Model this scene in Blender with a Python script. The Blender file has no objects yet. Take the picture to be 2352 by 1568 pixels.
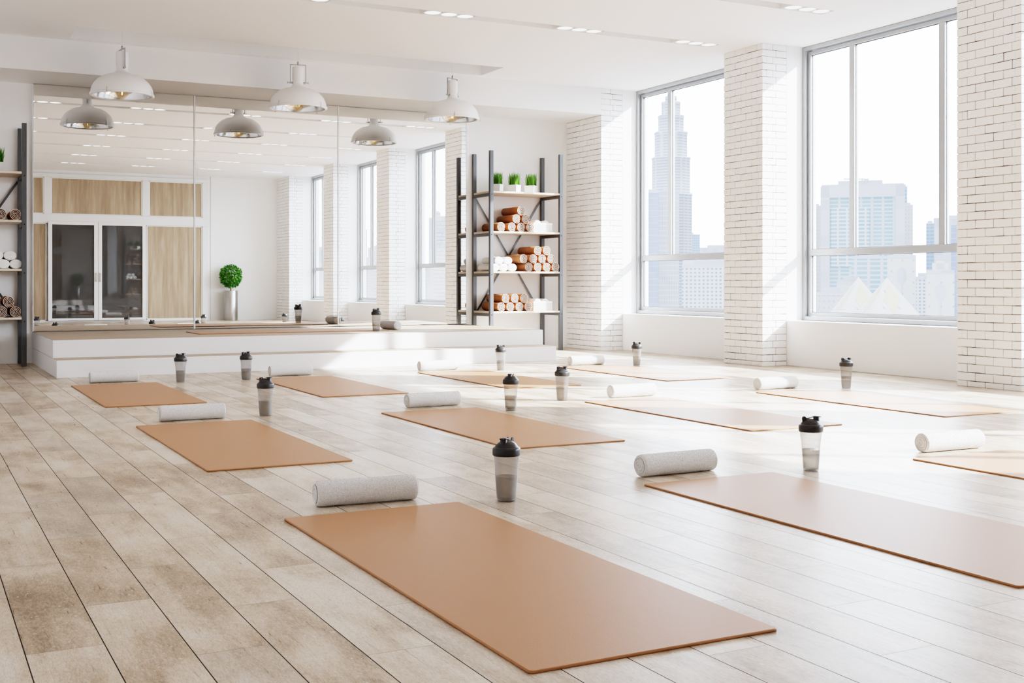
import bpy, math, random
from math import sin, cos, pi, radians, sqrt
from mathutils import Vector, Matrix
R = random.Random(7)
COL = bpy.context.scene.collection
sc = bpy.context.scene

# ------------------------------------------------------------------ materials
def mat(name):
    m = bpy.data.materials.new(name); m.use_nodes = True
    nt = m.node_tree; nt.nodes.clear()
    out = nt.nodes.new('ShaderNodeOutputMaterial')
    return m, nt, out
def N(nt, typ, **kw):
    n = nt.nodes.new(typ)
    for k, v in kw.items():
        if k in n.inputs.keys(): n.inputs[k].default_value = v
        else: setattr(n, k, v)
    return n
def L(nt, a, b): nt.links.new(a, b)
def math_(nt, op, a, b=None, c=None):
    n = nt.nodes.new('ShaderNodeMath'); n.operation = op
    for i, v in enumerate((a, b, c)):
        if v is None: continue
        if isinstance(v, (int, float)): n.inputs[i].default_value = v
        else: nt.links.new(v, n.inputs[i])
    return n.outputs[0]
def mixc(nt, f, a, b, mode='MIX'):
    n = nt.nodes.new('ShaderNodeMix'); n.data_type = 'RGBA'; n.blend_type = mode
    for idx, v in ((0, f), (6, a), (7, b)):
        if isinstance(v, (int, float)): n.inputs[idx].default_value = v
        elif isinstance(v, tuple): n.inputs[idx].default_value = (*v, 1)
        else: nt.links.new(v, n.inputs[idx])
    return n.outputs[2]
def ramp(nt, f, stops):
    n = nt.nodes.new('ShaderNodeValToRGB'); cr = n.color_ramp
    while len(cr.elements) < len(stops): cr.elements.new(0.5)
    for e, (p, c) in zip(cr.elements, stops):
        e.position = p; e.color = (*c, 1) if len(c) == 3 else c
    nt.links.new(f, n.inputs[0]); return n.outputs[0]
def noise(nt, vec, scale, detail=3, rough=0.55, dist=0.0):
    n = nt.nodes.new('ShaderNodeTexNoise'); n.inputs['Scale'].default_value = scale
    n.inputs['Detail'].default_value = detail; n.inputs['Roughness'].default_value = rough
    n.inputs['Distortion'].default_value = dist
    if vec is not None: nt.links.new(vec, n.inputs['Vector'])
    return n.outputs['Fac']
def mapping(nt, vec, scale=(1, 1, 1), loc=(0, 0, 0)):
    n = nt.nodes.new('ShaderNodeMapping'); n.inputs['Scale'].default_value = scale; n.inputs['Location'].default_value = loc
    nt.links.new(vec, n.inputs[0]); return n.outputs[0]
def bump(nt, h, strength=0.3, dist=0.01):
    n = nt.nodes.new('ShaderNodeBump'); n.inputs['Strength'].default_value = strength; n.inputs['Distance'].default_value = dist
    nt.links.new(h, n.inputs['Height']); return n.outputs[0]
def objco(nt): return nt.nodes.new('ShaderNodeTexCoord').outputs['Object']
def simple(name, col, rough=0.5, metal=0.0, spec=0.5, nscale=None, namp=0.04, bmp=None):
    m, nt, out = mat(name)
    p = N(nt, 'ShaderNodeBsdfPrincipled'); p.inputs['Roughness'].default_value = rough
    p.inputs['Metallic'].default_value = metal; p.inputs['Specular IOR Level'].default_value = spec
    p.inputs['Base Color'].default_value = (*col, 1)
    if nscale:
        f = noise(nt, objco(nt), nscale, 3)
        c = mixc(nt, f, tuple(max(0, v * (1 - namp)) for v in col), tuple(min(1, v * (1 + namp)) for v in col))
        L(nt, c, p.inputs['Base Color'])
        if bmp: L(nt, bump(nt, f, bmp[0], bmp[1]), p.inputs['Normal'])
    L(nt, p.outputs[0], out.inputs[0]); return m

M = {}
M['white'] = simple('white_paint', (0.865, 0.865, 0.86), 0.6, spec=0.25, nscale=3, namp=0.012)
M['ceil'] = simple('ceiling_paint', (0.88, 0.88, 0.875), 0.8, spec=0.1, nscale=2, namp=0.01)
M['riser'] = simple('riser_white', (0.80, 0.80, 0.80), 0.45, spec=0.4, nscale=3, namp=0.01)
M['frame'] = simple('window_aluminium', (0.42, 0.43, 0.43), 0.38, metal=0.35, nscale=60, namp=0.03)
M['gasket'] = simple('gasket', (0.10, 0.10, 0.10), 0.5)
M['doorwhite'] = simple('door_white', (0.80, 0.80, 0.80), 0.4, nscale=5, namp=0.01)
M['lampwhite'] = simple('lamp_enamel', (0.86, 0.855, 0.845), 0.42, spec=0.4, nscale=8, namp=0.01)
M['chrome'] = simple('chrome', (0.75, 0.74, 0.72), 0.14, metal=1.0, nscale=20, namp=0.05)
M['steel'] = simple('brushed_steel', (0.50, 0.49, 0.475), 0.28, metal=1.0, nscale=15, namp=0.05)
M['post'] = simple('shelf_steel', (0.115, 0.12, 0.125), 0.34, metal=0.25, nscale=120, namp=0.12)
M['bolt'] = simple('bolt_metal', (0.05, 0.05, 0.05), 0.35, metal=0.6, nscale=50)
M['lid'] = simple('lid_plastic', (0.045, 0.044, 0.043), 0.33, spec=0.5, nscale=100, namp=0.1)
M['pot'] = simple('white_ceramic', (0.80, 0.80, 0.80), 0.35, nscale=10, namp=0.01)
M['soil'] = simple('soil', (0.05, 0.035, 0.02), 0.9, nscale=60, namp=0.4)
M['bark'] = simple('bark', (0.30, 0.19, 0.07), 0.8, nscale=60, namp=0.3)
M['basket'] = simple('white_wicker', (0.82, 0.81, 0.79), 0.6, nscale=90, namp=0.06)

def m_mat(name, col, rough):
    m, nt, out = mat(name); co = objco(nt)
    f = noise(nt, co, 900, 2); g = noise(nt, co, 4, 3)
    c = mixc(nt, f, tuple(v * 0.88 for v in col), tuple(min(1, v * 1.12) for v in col))
    c = mixc(nt, math_(nt, 'MULTIPLY', g, 0.25), c, tuple(v * 0.9 for v in col))
    p = N(nt, 'ShaderNodeBsdfPrincipled'); p.inputs['Roughness'].default_value = rough
    p.inputs['Specular IOR Level'].default_value = 0.22
    L(nt, c, p.inputs['Base Color']); L(nt, bump(nt, noise(nt, co, 260, 2), 0.25, 0.001), p.inputs['Normal'])
    L(nt, p.outputs[0], out.inputs[0]); return m
M['yoga'] = m_mat('mat_rubber', (0.43, 0.225, 0.118), 0.42)
M['roll'] = m_mat('rolled_mat_rubber', (0.40, 0.185, 0.090), 0.5)
M['rollin'] = simple('rolled_mat_back_gap_shade', (0.05, 0.022, 0.012), 0.7, nscale=80, namp=0.1)  # dark mat back, also colours in the shade between inner turns
M['rolledge'] = simple('rolled_mat_edge', (0.78, 0.60, 0.48), 0.6, nscale=200, namp=0.08)

def m_mirror():
    m, nt, out = mat('mirror_glass')
    g = N(nt, 'ShaderNodeBsdfGlossy'); g.inputs['Roughness'].default_value = 0.0
    c = mixc(nt, noise(nt, objco(nt), 0.8, 1), (0.935, 0.94, 0.935), (0.945, 0.95, 0.945)); L(nt, c, g.inputs['Color'])
    L(nt, g.outputs[0], out.inputs[0]); return m
M['mirror'] = m_mirror()
M['edge'] = simple('polished_glass_edge', (0.95, 0.95, 0.95), 0.2, nscale=30, namp=0.03)
def m_pane():
    m, nt, out = mat('window_glass')
    t = N(nt, 'ShaderNodeBsdfTransparent'); t.inputs[0].default_value = (0.97, 0.98, 0.985, 1)
    g = N(nt, 'ShaderNodeBsdfGlossy'); g.inputs['Roughness'].default_value = 0.01
    lw = N(nt, 'ShaderNodeLayerWeight'); lw.inputs[0].default_value = 0.12
    x = N(nt, 'ShaderNodeMixShader')
    L(nt, math_(nt, 'MULTIPLY', lw.outputs['Fresnel'], 0.5), x.inputs[0]); L(nt, t.outputs[0], x.inputs[1]); L(nt, g.outputs[0], x.inputs[2])
    L(nt, x.outputs[0], out.inputs[0]); return m
M['pane'] = m_pane()
def m_darkglass():
    m, nt, out = mat('dark_door_glass')
    p = N(nt, 'ShaderNodeBsdfPrincipled'); p.inputs['Roughness'].default_value = 0.0
    c = mixc(nt, noise(nt, objco(nt), 1.0, 2), (0.062, 0.060, 0.058), (0.075, 0.073, 0.071)); L(nt, c, p.inputs['Base Color'])
    p.inputs['Specular IOR Level'].default_value = 0.5; p.inputs['IOR'].default_value = 1.6
    L(nt, p.outputs[0], out.inputs[0]); return m
M['darkglass'] = m_darkglass()
def m_clear(name, tint, dcol, fac, rough=0.15):
    m, nt, out = mat(name)
    t = N(nt, 'ShaderNodeBsdfTransparent'); t.inputs[0].default_value = (*tint, 1)
    p = N(nt, 'ShaderNodeBsdfPrincipled'); p.inputs['Roughness'].default_value = rough
    c = mixc(nt, noise(nt, objco(nt), 40, 2), tuple(v * 0.93 for v in dcol), dcol); L(nt, c, p.inputs['Base Color'])
    lw = N(nt, 'ShaderNodeLayerWeight'); lw.inputs[0].default_value = 0.35
    f = math_(nt, 'MULTIPLY_ADD', lw.outputs['Facing'], 0.45, fac)
    x = N(nt, 'ShaderNodeMixShader'); L(nt, f, x.inputs[0]); L(nt, t.outputs[0], x.inputs[1]); L(nt, p.outputs[0], x.inputs[2])
    L(nt, x.outputs[0], out.inputs[0]); return m
M['bottle'] = m_clear('bottle_plastic', (0.88, 0.87, 0.86), (0.38, 0.375, 0.37), 0.26)
M['liquid'] = m_clear('water', (0.78, 0.76, 0.73), (0.20, 0.19, 0.18), 0.16, 0.05)
M['liquidtop'] = m_clear('water_surface', (0.9, 0.9, 0.9), (0.35, 0.34, 0.33), 0.25, 0.05)
M['bulb'] = m_clear('bulb_glass', (0.97, 0.90, 0.78), (0.9, 0.8, 0.6), 0.03, 0.02)
def m_emit(name, col, s):
    m, nt, out = mat(name); e = N(nt, 'ShaderNodeEmission'); e.inputs[1].default_value = s
    c = mixc(nt, noise(nt, objco(nt), 5, 1), col, tuple(v * 0.97 for v in col)); L(nt, c, e.inputs[0])
    L(nt, e.outputs[0], out.inputs[0]); return m
M['disc'] = m_emit('downlight_glow', (1, 0.99, 0.975), 1.1)
M['filament'] = m_emit('filament', (1, 0.70, 0.32), 1.6)

def m_towel(name, hi, lo):
    m, nt, out = mat(name); co = objco(nt)
    f = noise(nt, co, 520, 2, 0.7)
    c = ramp(nt, f, [(0.36, lo), (0.52, hi)])
    p = N(nt, 'ShaderNodeBsdfPrincipled'); p.inputs['Roughness'].default_value = 0.95; p.inputs['Specular IOR Level'].default_value = 0.05
    L(nt, c, p.inputs['Base Color']); L(nt, bump(nt, f, 0.45, 0.003), p.inputs['Normal']); L(nt, p.outputs[0], out.inputs[0]); return m
M['towel'] = m_towel('terry_grey_white', (0.85, 0.85, 0.845), (0.52, 0.505, 0.49))
M['towelw'] = m_towel('terry_white', (0.92, 0.915, 0.905), (0.82, 0.81, 0.80))

def m_leaf(name, a, b):
    m, nt, out = mat(name)
    oi = N(nt, 'ShaderNodeNewGeometry'); r = oi.outputs['Random Per Island']
    c = mixc(nt, r, a, b)
    p = N(nt, 'ShaderNodeBsdfPrincipled'); p.inputs['Roughness'].default_value = 0.4; L(nt, c, p.inputs['Base Color'])
    t = N(nt, 'ShaderNodeBsdfTranslucent'); L(nt, c, t.inputs[0])
    x = N(nt, 'ShaderNodeMixShader'); x.inputs[0].default_value = 0.3; L(nt, p.outputs[0], x.inputs[1]); L(nt, t.outputs[0], x.inputs[2])
    L(nt, x.outputs[0], out.inputs[0]); return m
M['leaf'] = m_leaf('topiary_leaf', (0.02, 0.10, 0.012), (0.16, 0.42, 0.05))
M['grass'] = m_leaf('grass_blade', (0.035, 0.17, 0.012), (0.30, 0.52, 0.10))

PX0, PW, PY0, PL, PS = 0.2112, 0.15275, 2.54, 0.7955, 0.318
def m_floor():
    m, nt, out = mat('washed_oak_planks'); co = objco(nt)
    s = N(nt, 'ShaderNodeSeparateXYZ'); L(nt, co, s.inputs[0]); X, Y = s.outputs[0], s.outputs[1]
    u = math_(nt, 'DIVIDE', math_(nt, 'SUBTRACT', X, PX0), PW)
    col = math_(nt, 'FLOOR', u); fu = math_(nt, 'FRACT', u)
    v = math_(nt, 'DIVIDE', math_(nt, 'SUBTRACT', math_(nt, 'SUBTRACT', Y, PY0), math_(nt, 'MULTIPLY', col, PS)), PL)
    row = math_(nt, 'FLOOR', v); fv = math_(nt, 'FRACT', v)
    cid = N(nt, 'ShaderNodeCombineXYZ'); L(nt, col, cid.inputs[0]); L(nt, row, cid.inputs[1])
    wn = N(nt, 'ShaderNodeTexWhiteNoise'); wn.noise_dimensions = '3D'; L(nt, cid.outputs[0], wn.inputs['Vector'])
    wc = N(nt, 'ShaderNodeSeparateColor'); L(nt, wn.outputs['Color'], wc.inputs[0])
    # per-plank shifted coordinates
    sh = N(nt, 'ShaderNodeCombineXYZ')
    L(nt, math_(nt, 'MULTIPLY', wc.outputs[0], 37.0), sh.inputs[0]); L(nt, math_(nt, 'MULTIPLY', wc.outputs[1], 53.0), sh.inputs[1])
    va = N(nt, 'ShaderNodeVectorMath'); va.operation = 'ADD'; L(nt, co, va.inputs[0]); L(nt, sh.outputs[0], va.inputs[1]); pc = va.outputs[0]
    blotch = noise(nt, mapping(nt, pc, (5.5, 2.2, 1)), 1.0, 4, 0.6, 0.3)
    grain = noise(nt, mapping(nt, pc, (110, 5, 1)), 1.0, 4, 0.7, 0.4)
    fine = noise(nt, mapping(nt, pc, (420, 60, 1)), 1.0, 3, 0.7)
    streak = noise(nt, mapping(nt, pc, (26, 1.6, 1)), 1.0, 3, 0.6)
    rough_ = noise(nt, mapping(nt, pc, (150, 40, 1)), 1.0, 5, 0.75, 0.6)
    worn = noise(nt, mapping(nt, pc, (16, 7, 1)), 1.0, 4, 0.65, 0.8)
    tone = math_(nt, 'ADD', math_(nt, 'MULTIPLY', wc.outputs[2], 0.34), math_(nt, 'MULTIPLY', blotch, 1.7))
    tone = math_(nt, 'ADD', tone, math_(nt, 'MULTIPLY', streak, 0.45))
    tone = math_(nt, 'ADD', tone, math_(nt, 'MULTIPLY', worn, 0.5))
    tone = math_(nt, 'SUBTRACT', tone, 1.10)
    pat = math_(nt, 'MULTIPLY', math_(nt, 'SUBTRACT', rough_, 0.5), math_(nt, 'MULTIPLY_ADD', tone, 1.3, 0.35))
    tone = math_(nt, 'ADD', tone, pat)
    c = ramp(nt, tone, [(0.08, (0.70, 0.62, 0.52)), (0.34, (0.60, 0.50, 0.39)), (0.60, (0.43, 0.335, 0.235)), (0.90, (0.25, 0.18, 0.12))])
    hue = math_(nt, 'GREATER_THAN', wc.outputs[0], 0.62)
    c = mixc(nt, math_(nt, 'MULTIPLY', hue, 0.22), c, (0.55, 0.53, 0.50))
    g2 = ramp(nt, grain, [(0.22, (0.74, 0.69, 0.64)), (0.50, (0.98, 0.98, 0.98)), (0.75, (1.08, 1.08, 1.08))])
    c = mixc(nt, 0.7, c, g2, 'MULTIPLY')
    f2 = ramp(nt, fine, [(0.36, (0.72, 0.67, 0.62)), (0.50, (1, 1, 1)), (0.65, (1.08, 1.08, 1.08))])
    c = mixc(nt, 0.8, c, f2, 'MULTIPLY')
    spk = noise(nt, mapping(nt, pc, (85, 60, 1)), 1.0, 2, 0.5)
    spm = math_(nt, 'MULTIPLY', math_(nt, 'GREATER_THAN', spk, 0.66), math_(nt, 'GREATER_THAN', worn, 0.50))
    c = mixc(nt, math_(nt, 'MULTIPLY', spm, 0.55), c, (0.74, 0.69, 0.60))
    du = math_(nt, 'MULTIPLY', math_(nt, 'MINIMUM', fu, math_(nt, 'SUBTRACT', 1.0, fu)), PW)
    dv = math_(nt, 'MULTIPLY', math_(nt, 'MINIMUM', fv, math_(nt, 'SUBTRACT', 1.0, fv)), PL)
    su = math_(nt, 'LESS_THAN', du, 0.00125); sv = math_(nt, 'LESS_THAN', dv, 0.0010)
    c = mixc(nt, math_(nt, 'MULTIPLY', sv, 0.72), c, (0.16, 0.12, 0.08))
    c = mixc(nt, math_(nt, 'MULTIPLY', su, 0.97), c, (0.022, 0.016, 0.012))
    seam = math_(nt, 'MAXIMUM', su, math_(nt, 'MULTIPLY', sv, 0.5))
    p = N(nt, 'ShaderNodeBsdfPrincipled'); L(nt, c, p.inputs['Base Color']); p.inputs['Specular IOR Level'].default_value = 0.30
    rr = math_(nt, 'MULTIPLY_ADD', grain, 0.22, 0.20); rr = math_(nt, 'ADD', rr, math_(nt, 'MULTIPLY', seam, 0.5)); L(nt, rr, p.inputs['Roughness'])
    h = math_(nt, 'SUBTRACT', math_(nt, 'MULTIPLY', grain, 0.12), seam); L(nt, bump(nt, h, 0.25, 0.002), p.inputs['Normal'])
    L(nt, p.outputs[0], out.inputs[0]); return m
M['floor'] = m_floor()

def m_wood(name, a, b, mp, rough=0.5):
    m, nt, out = mat(name); co = objco(nt)
    f = noise(nt, mapping(nt, co, mp), 1.0, 4, 0.6, 0.4)
    g = noise(nt, mapping(nt, co, tuple(v * 9 for v in mp)), 1.0, 2, 0.6)
    c = ramp(nt, f, [(0.3, a), (0.7, b)])
    c = mixc(nt, 0.25, c, ramp(nt, g, [(0.3, (0.75, 0.75, 0.75)), (0.6, (1, 1, 1))]), 'MULTIPLY')
    p = N(nt, 'ShaderNodeBsdfPrincipled'); p.inputs['Roughness'].default_value = rough; L(nt, c, p.inputs['Base Color'])
    L(nt, p.outputs[0], out.inputs[0]); return m
M['stepwood'] = m_wood('platform_oak', (0.36, 0.27, 0.185), (0.50, 0.40, 0.29), (0.8, 22, 22))
M['panelwood'] = m_wood('panel_oak', (0.31, 0.23, 0.155), (0.50, 0.405, 0.29), (11, 1, 0.8))
M['shelfwood'] = m_wood('shelf_birch', (0.62, 0.52, 0.40), (0.74, 0.65, 0.53), (2, 26, 26))

def m_brick():
    m, nt, out = mat('painted_brick'); co = objco(nt)
    r = N(nt, 'ShaderNodeNewGeometry').outputs['Random Per Island']
    c = mixc(nt, r, (0.87, 0.865, 0.86), (0.92, 0.915, 0.91))
    f = noise(nt, co, 45, 4, 0.65)
    p = N(nt, 'ShaderNodeBsdfPrincipled'); p.inputs['Roughness'].default_value = 0.6; p.inputs['Specular IOR Level'].default_value = 0.3
    L(nt, c, p.inputs['Base Color']); L(nt, bump(nt, f, 0.35, 0.006), p.inputs['Normal']); L(nt, p.outputs[0], out.inputs[0]); return m
M['brick'] = m_brick()
def m_mortar():
    m, nt, out = mat('mortar'); co = objco(nt)
    c = ramp(nt, noise(nt, mapping(nt, co, (5, 5, 9)), 1.0, 3, 0.6), [(0.40, (0.08, 0.065, 0.055)), (0.62, (0.50, 0.48, 0.45))])
    p = N(nt, 'ShaderNodeBsdfPrincipled'); p.inputs['Roughness'].default_value = 0.9; L(nt, c, p.inputs['Base Color'])
    L(nt, p.outputs[0], out.inputs[0]); return m
M['mortar'] = m_mortar()

# ------------------------------------------------------------------ mesh helpers
class MB:
    def __init__(s): s.v = []; s.f = []; s.mi = []; s.sm = []
    def add(s, vs, fs, mi=0, smooth=False):
        b = len(s.v); s.v += [tuple(q) for q in vs]
        for f in fs: s.f.append(tuple(b + i for i in f)); s.mi.append(mi); s.sm.append(smooth)
    def box(s, x0, x1, y0, y1, z0, z1, mi=0, bev=0.0, T=None, jit=0.0):
        lo = (x0, y0, z0); hi = (x1, y1, z1)
        if bev <= 0:
            vs = [Vector((hi[0] if i & 1 else x0, hi[1] if i & 2 else y0, hi[2] if i & 4 else z0)) for i in range(8)]
            fs = [(0, 2, 3, 1), (4, 5, 7, 6), (0, 1, 5, 4), (2, 6, 7, 3), (0, 4, 6, 2), (1, 3, 7, 5)]
            if T: vs = [T @ q for q in vs]
            s.add(vs, fs, mi); return
        bev = min(bev, (x1 - x0) * .49, (y1 - y0) * .49, (z1 - z0) * .49)
        vs = []
        def P(i, ax):  # vertex at corner i lying on face normal to ax
            q = []
            for k in range(3):
                sgn = (i >> k) & 1
                base = hi[k] if sgn else lo[k]
                if k != ax: base += -bev if sgn else bev
                q.append(base)
            return Vector(q)
        for i in range(8):
            j = Vector((R.uniform(-jit, jit), R.uniform(-jit, jit), R.uniform(-jit, jit))) if jit else Vector()
            for ax in range(3): vs.append(P(i, ax) + j)
        I = lambda i, ax: i * 3 + ax
        fs = []
        for ax in range(3):
            a, b = (ax + 1) % 3, (ax + 2) % 3
            for sg in (0, 1):
                base = sg << ax
                q = [base, base | 1 << a, base | 1 << a | 1 << b, base | 1 << b]
                q = [I(i, ax) for i in q]
                fs.append(tuple(q if sg else q[::-1]))
            # edges parallel to ax, between faces a and b
            for sa in (0, 1):
                for sb in (0, 1):
                    c0 = (sa << a) | (sb << b); c1 = c0 | 1 << ax
                    q = [I(c0, a), I(c1, a), I(c1, b), I(c0, b)]
                    if sa == sb: q = q[::-1]
                    fs.append(tuple(q))
        for i in range(8):
            t = [I(i, 0), I(i, 1), I(i, 2)]
            par = bin(i).count('1') & 1
            fs.append(tuple(t if par else t[::-1]))
        if T: vs = [T @ q for q in vs]
        s.add(vs, fs, mi)
    def lathe(s, prof, seg=32, mi=0, T=None, cap0=False, cap1=False, smooth=True, shape=None):
        vs = []
        for (r, z) in prof:
            for k in range(seg):
                a = 2 * pi * k / seg
                rr = r * (shape(a, z) if shape else 1)
                vs.append(Vector((rr * cos(a), rr * sin(a), z)))
        fs = []
        for i in range(len(prof) - 1):
            for k in range(seg):
                k2 = (k + 1) % seg
                fs.append((i * seg + k, i * seg + k2, (i + 1) * seg + k2, (i + 1) * seg + k))
        if T: vs = [T @ q for q in vs]
        s.add(vs, fs, mi, smooth)
        b = len(s.v) - len(vs)
        if cap0: s.f.append(tuple(b + k for k in range(seg))[::-1]); s.mi.append(mi); s.sm.append(False)
        if cap1: s.f.append(tuple(b + (len(prof) - 1) * seg + k for k in range(seg))); s.mi.append(mi); s.sm.append(False)
    def tube(s, pts, r, seg=8, mi=0, smooth=True):
        pts = [Vector(p) for p in pts]; vs = []; fs = []
        up0 = Vector((0, 0, 1))
        for i, p in enumerate(pts):
            d = (pts[min(i + 1, len(pts) - 1)] - pts[max(i - 1, 0)]).normalized()
            up = up0 if abs(d.z) < 0.95 else Vector((1, 0, 0))
            a = d.cross(up).normalized(); b = d.cross(a).normalized()
            for k in range(seg):
                t = 2 * pi * k / seg; vs.append(p + a * (r * cos(t)) + b * (r * sin(t)))
        for i in range(len(pts) - 1):
            for k in range(seg):
                k2 = (k + 1) % seg
                fs.append((i * seg + k, (i + 1) * seg + k, (i + 1) * seg + k2, i * seg + k2))
        n = (len(pts) - 1) * seg
        s.add(vs, fs, mi, smooth)
        b = len(s.v) - len(vs)
        s.f.append(tuple(b + k for k in range(seg))); s.mi.append(mi); s.sm.append(False)
        s.f.append(tuple(b + n + k for k in range(seg))[::-1]); s.mi.append(mi); s.sm.append(False)
    def bar(s, a, b, w, h, mi=0):   # rectangular bar from a to b
        a = Vector(a); b = Vector(b); d = b - a
        q = d.to_track_quat('X', 'Z').to_matrix().to_4x4(); q.translation = a
        s.box(0, d.length, -w / 2, w / 2, -h / 2, h / 2, mi, 0.001, T=q)
    def build(s, name, mats, parent=None, loc=None):
        me = bpy.data.meshes.new(name); me.from_pydata(s.v, [], s.f)
        for m in (mats if isinstance(mats, (list, tuple)) else [mats]): me.materials.append(m)
        me.polygons.foreach_set('material_index', s.mi); me.polygons.foreach_set('use_smooth', s.sm); me.update()
        o = bpy.data.objects.new(name, me); COL.objects.link(o)
        if parent: o.parent = parent
        if loc: o.location = loc
        return o
def tag(o, label=None, cat=None, group=None, kind=None):
    if label: o['label'] = label
    if cat: o['category'] = cat
    if group: o['group'] = group
    if kind: o['kind'] = kind
    return o
def empty(name, loc=(0, 0, 0), rz=0):
    o = bpy.data.objects.new(name, None); COL.objects.link(o); o.location = loc; o.rotation_euler = (0, 0, rz); o.empty_display_size = 0.05
    return o
def dup(o, parent=None):
    c = o.copy(); COL.objects.link(c); c.parent = parent
    for ch in list(o.children): dup(ch, c)
    return c
def place(proto, first, loc, rz, label, group=None):
    o = proto if first else dup(proto)
    o.location = loc; o.rotation_euler = (0, 0, rz); o['label'] = label
    if group: o['group'] = group
    return o

# ------------------------------------------------------------------ room dimensions (metres)
XL, XP, XW, XF, XO = -1.0, 6.84, 7.12, 7.305, 7.47
YR, YB = -0.30, 11.80
ZC = 2.915
PIL = [(11.03, 11.80), (8.28, 8.84), (5.53, 6.09), (2.78, 3.34), (-0.30, 0.59)]
WIN = [(8.84, 11.03), (6.09, 8.28), (3.34, 5.53), (0.59, 2.78)]

b = MB(); b.box(XL, XO, YR - .2, YB + .2, -0.12, 0)
tag(b.build('floor', M['floor']), 'washed oak plank floor of the studio', 'floor', kind='structure')
b = MB(); b.box(XL, XO, YB, YB + .2, 0, 3.3)
tag(b.build('wall_back', M['white']), 'white plaster wall behind the mirrors', 'wall', kind='structure')
b = MB(); b.box(XL - .2, XL, YR - .2, YB + .2, -.12, 3.3)
tag(b.build('wall_left', M['white']), 'plain white side wall opposite the windows', 'wall', kind='structure')
b = MB(); b.box(XL, XO, YR - .2, YR, 0, 3.3)
tag(b.build('wall_rear', M['white']), 'white wall with the sliding door, seen in the mirrors', 'wall', kind='structure')
b = MB()
for (y0, y1) in WIN: b.box(XW, XO, y0, y1, 0, 0.41, 0, 0.004)
for (y0, y1) in PIL: b.box(XW, XO, y0, y1, 0, 3.3)
tag(b.build('wall_right', M['white']), 'white window wall with low parapets', 'wall', kind='structure')

# ceiling with slots and a recess
SLY = [8.585 - 1.47 * k for k in range(6)]; SW = 0.075; SXE = 6.548
RX0, RX1, RY0, RY1 = 1.273, 5.312, 10.42, 10.93
b = MB()
ys = YR - .2
for y in sorted(SLY):
    b.box(XL, XO, ys, y - SW, ZC, ZC + .14); b.box(SXE, XO, y - SW, y + SW, ZC, ZC + .14); ys = y + SW
b.box(XL, XO, ys, RY0, ZC, ZC + .14)
b.box(XL, RX0, RY0, RY1, ZC, ZC + .14); b.box(RX1, XO, RY0, RY1, ZC, ZC + .14); b.box(XL, XO, RY1, YB, ZC, ZC + .14)
b.box(XL, XO, YR - .2, RY0 - .1, ZC + .14, ZC + .38)
b.box(XL, RX0, RY0 - .1, YB, ZC + .14, ZC + .38); b.box(RX1, XO, RY0 - .1, YB, ZC + .14, ZC + .38); b.box(RX0, RX1, RY1, YB, ZC + .14, ZC + .38); b.box(RX0, RX1, RY0 - .1, RY0, ZC + .14, ZC + .38)
b.box(RX0 - .05, RX1 + .05, RY0 - .05, RY1 + .05, ZC + .30, ZC + .38)
tag(b.build('ceiling', M['ceil']), 'white ceiling with long light slots and a lamp recess', 'ceiling', kind='structure')
b = MB(); b.box(XL, XP, 11.031, YB, 2.624, ZC)
tag(b.build('trim_1', M['ceil']), 'boxed white ceiling beam above the mirrors', 'beam', kind='structure')

# brick pillars
def pillar(y0, y1, i, lab):
    o = MB(); mb = o
    ch = 0.0613; j = 0.0046; bl = 0.157; th = 0.05
    o.box(XP + .007, XW, y0 + .007, y1 - .007, 0, ZC, 1)
    nrow = int(math.ceil(ZC / ch)) + 1
    def runs(a, c, s0):
        cuts = [a]; q = s0
        while q < c:
            if q > a + .03 and q < c - .03: cuts.append(q)
            q += bl
        cuts.append(c)
        return [(cuts[k] + (j / 2 if k else 0), cuts[k + 1] - (j / 2 if k < len(cuts) - 2 else 0)) for k in range(len(cuts) - 1)]
    for r in range(nrow):
        z0 = r * ch - 0.02 + j / 2; z1 = min(z0 + ch - j, ZC); z0 = max(z0, 0.0)
        if z1 - z0 < .008: continue
        even = r % 2
        # -X face
        ya = y0 if (even or y0 == YR) else y0 + th; yb_ = y1 if (even or y1 == YB) else y1 - th
        for a, c in runs(ya, yb_, y0 - (bl * .5 if even else bl * .04)):
            o.box(XP + R.uniform(-.0015, .0015), XP + th, a, c, z0, z1, 0, 0.003, jit=0.0011)
        # -Y / +Y faces
        for fy, sg in ((y0, 1), (y1, -1)):
            if fy in (YB, YR): continue
            xa = XP + th if even else XP
            for a, c in runs(xa, XW - .001, XP - (bl * .22 if even else bl * .0)):
                ysf = fy + R.uniform(-.0012, .0012) * sg
                o.box(a, c, min(ysf, fy + sg * th), max(ysf, fy + sg * th), z0, z1, 0, 0.003, jit=0.0011)
    ob = o.build('brick_pillar', [M['brick'], M['mortar']])
    tag(ob, lab, 'pillar', group='white painted brick pillars', kind='structure')
labs = ['white brick pillar in the corner beside the right shelf', 'white brick pillar between the two big windows', 'white brick pillar at the right edge of the picture',
        'white brick pillar seen in the mirror between two windows', 'white brick corner pillar seen in the mirror behind the topiary']
for i, (p, lb) in enumerate(zip(PIL, labs)): pillar(p[0], p[1], i, lb)

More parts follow.
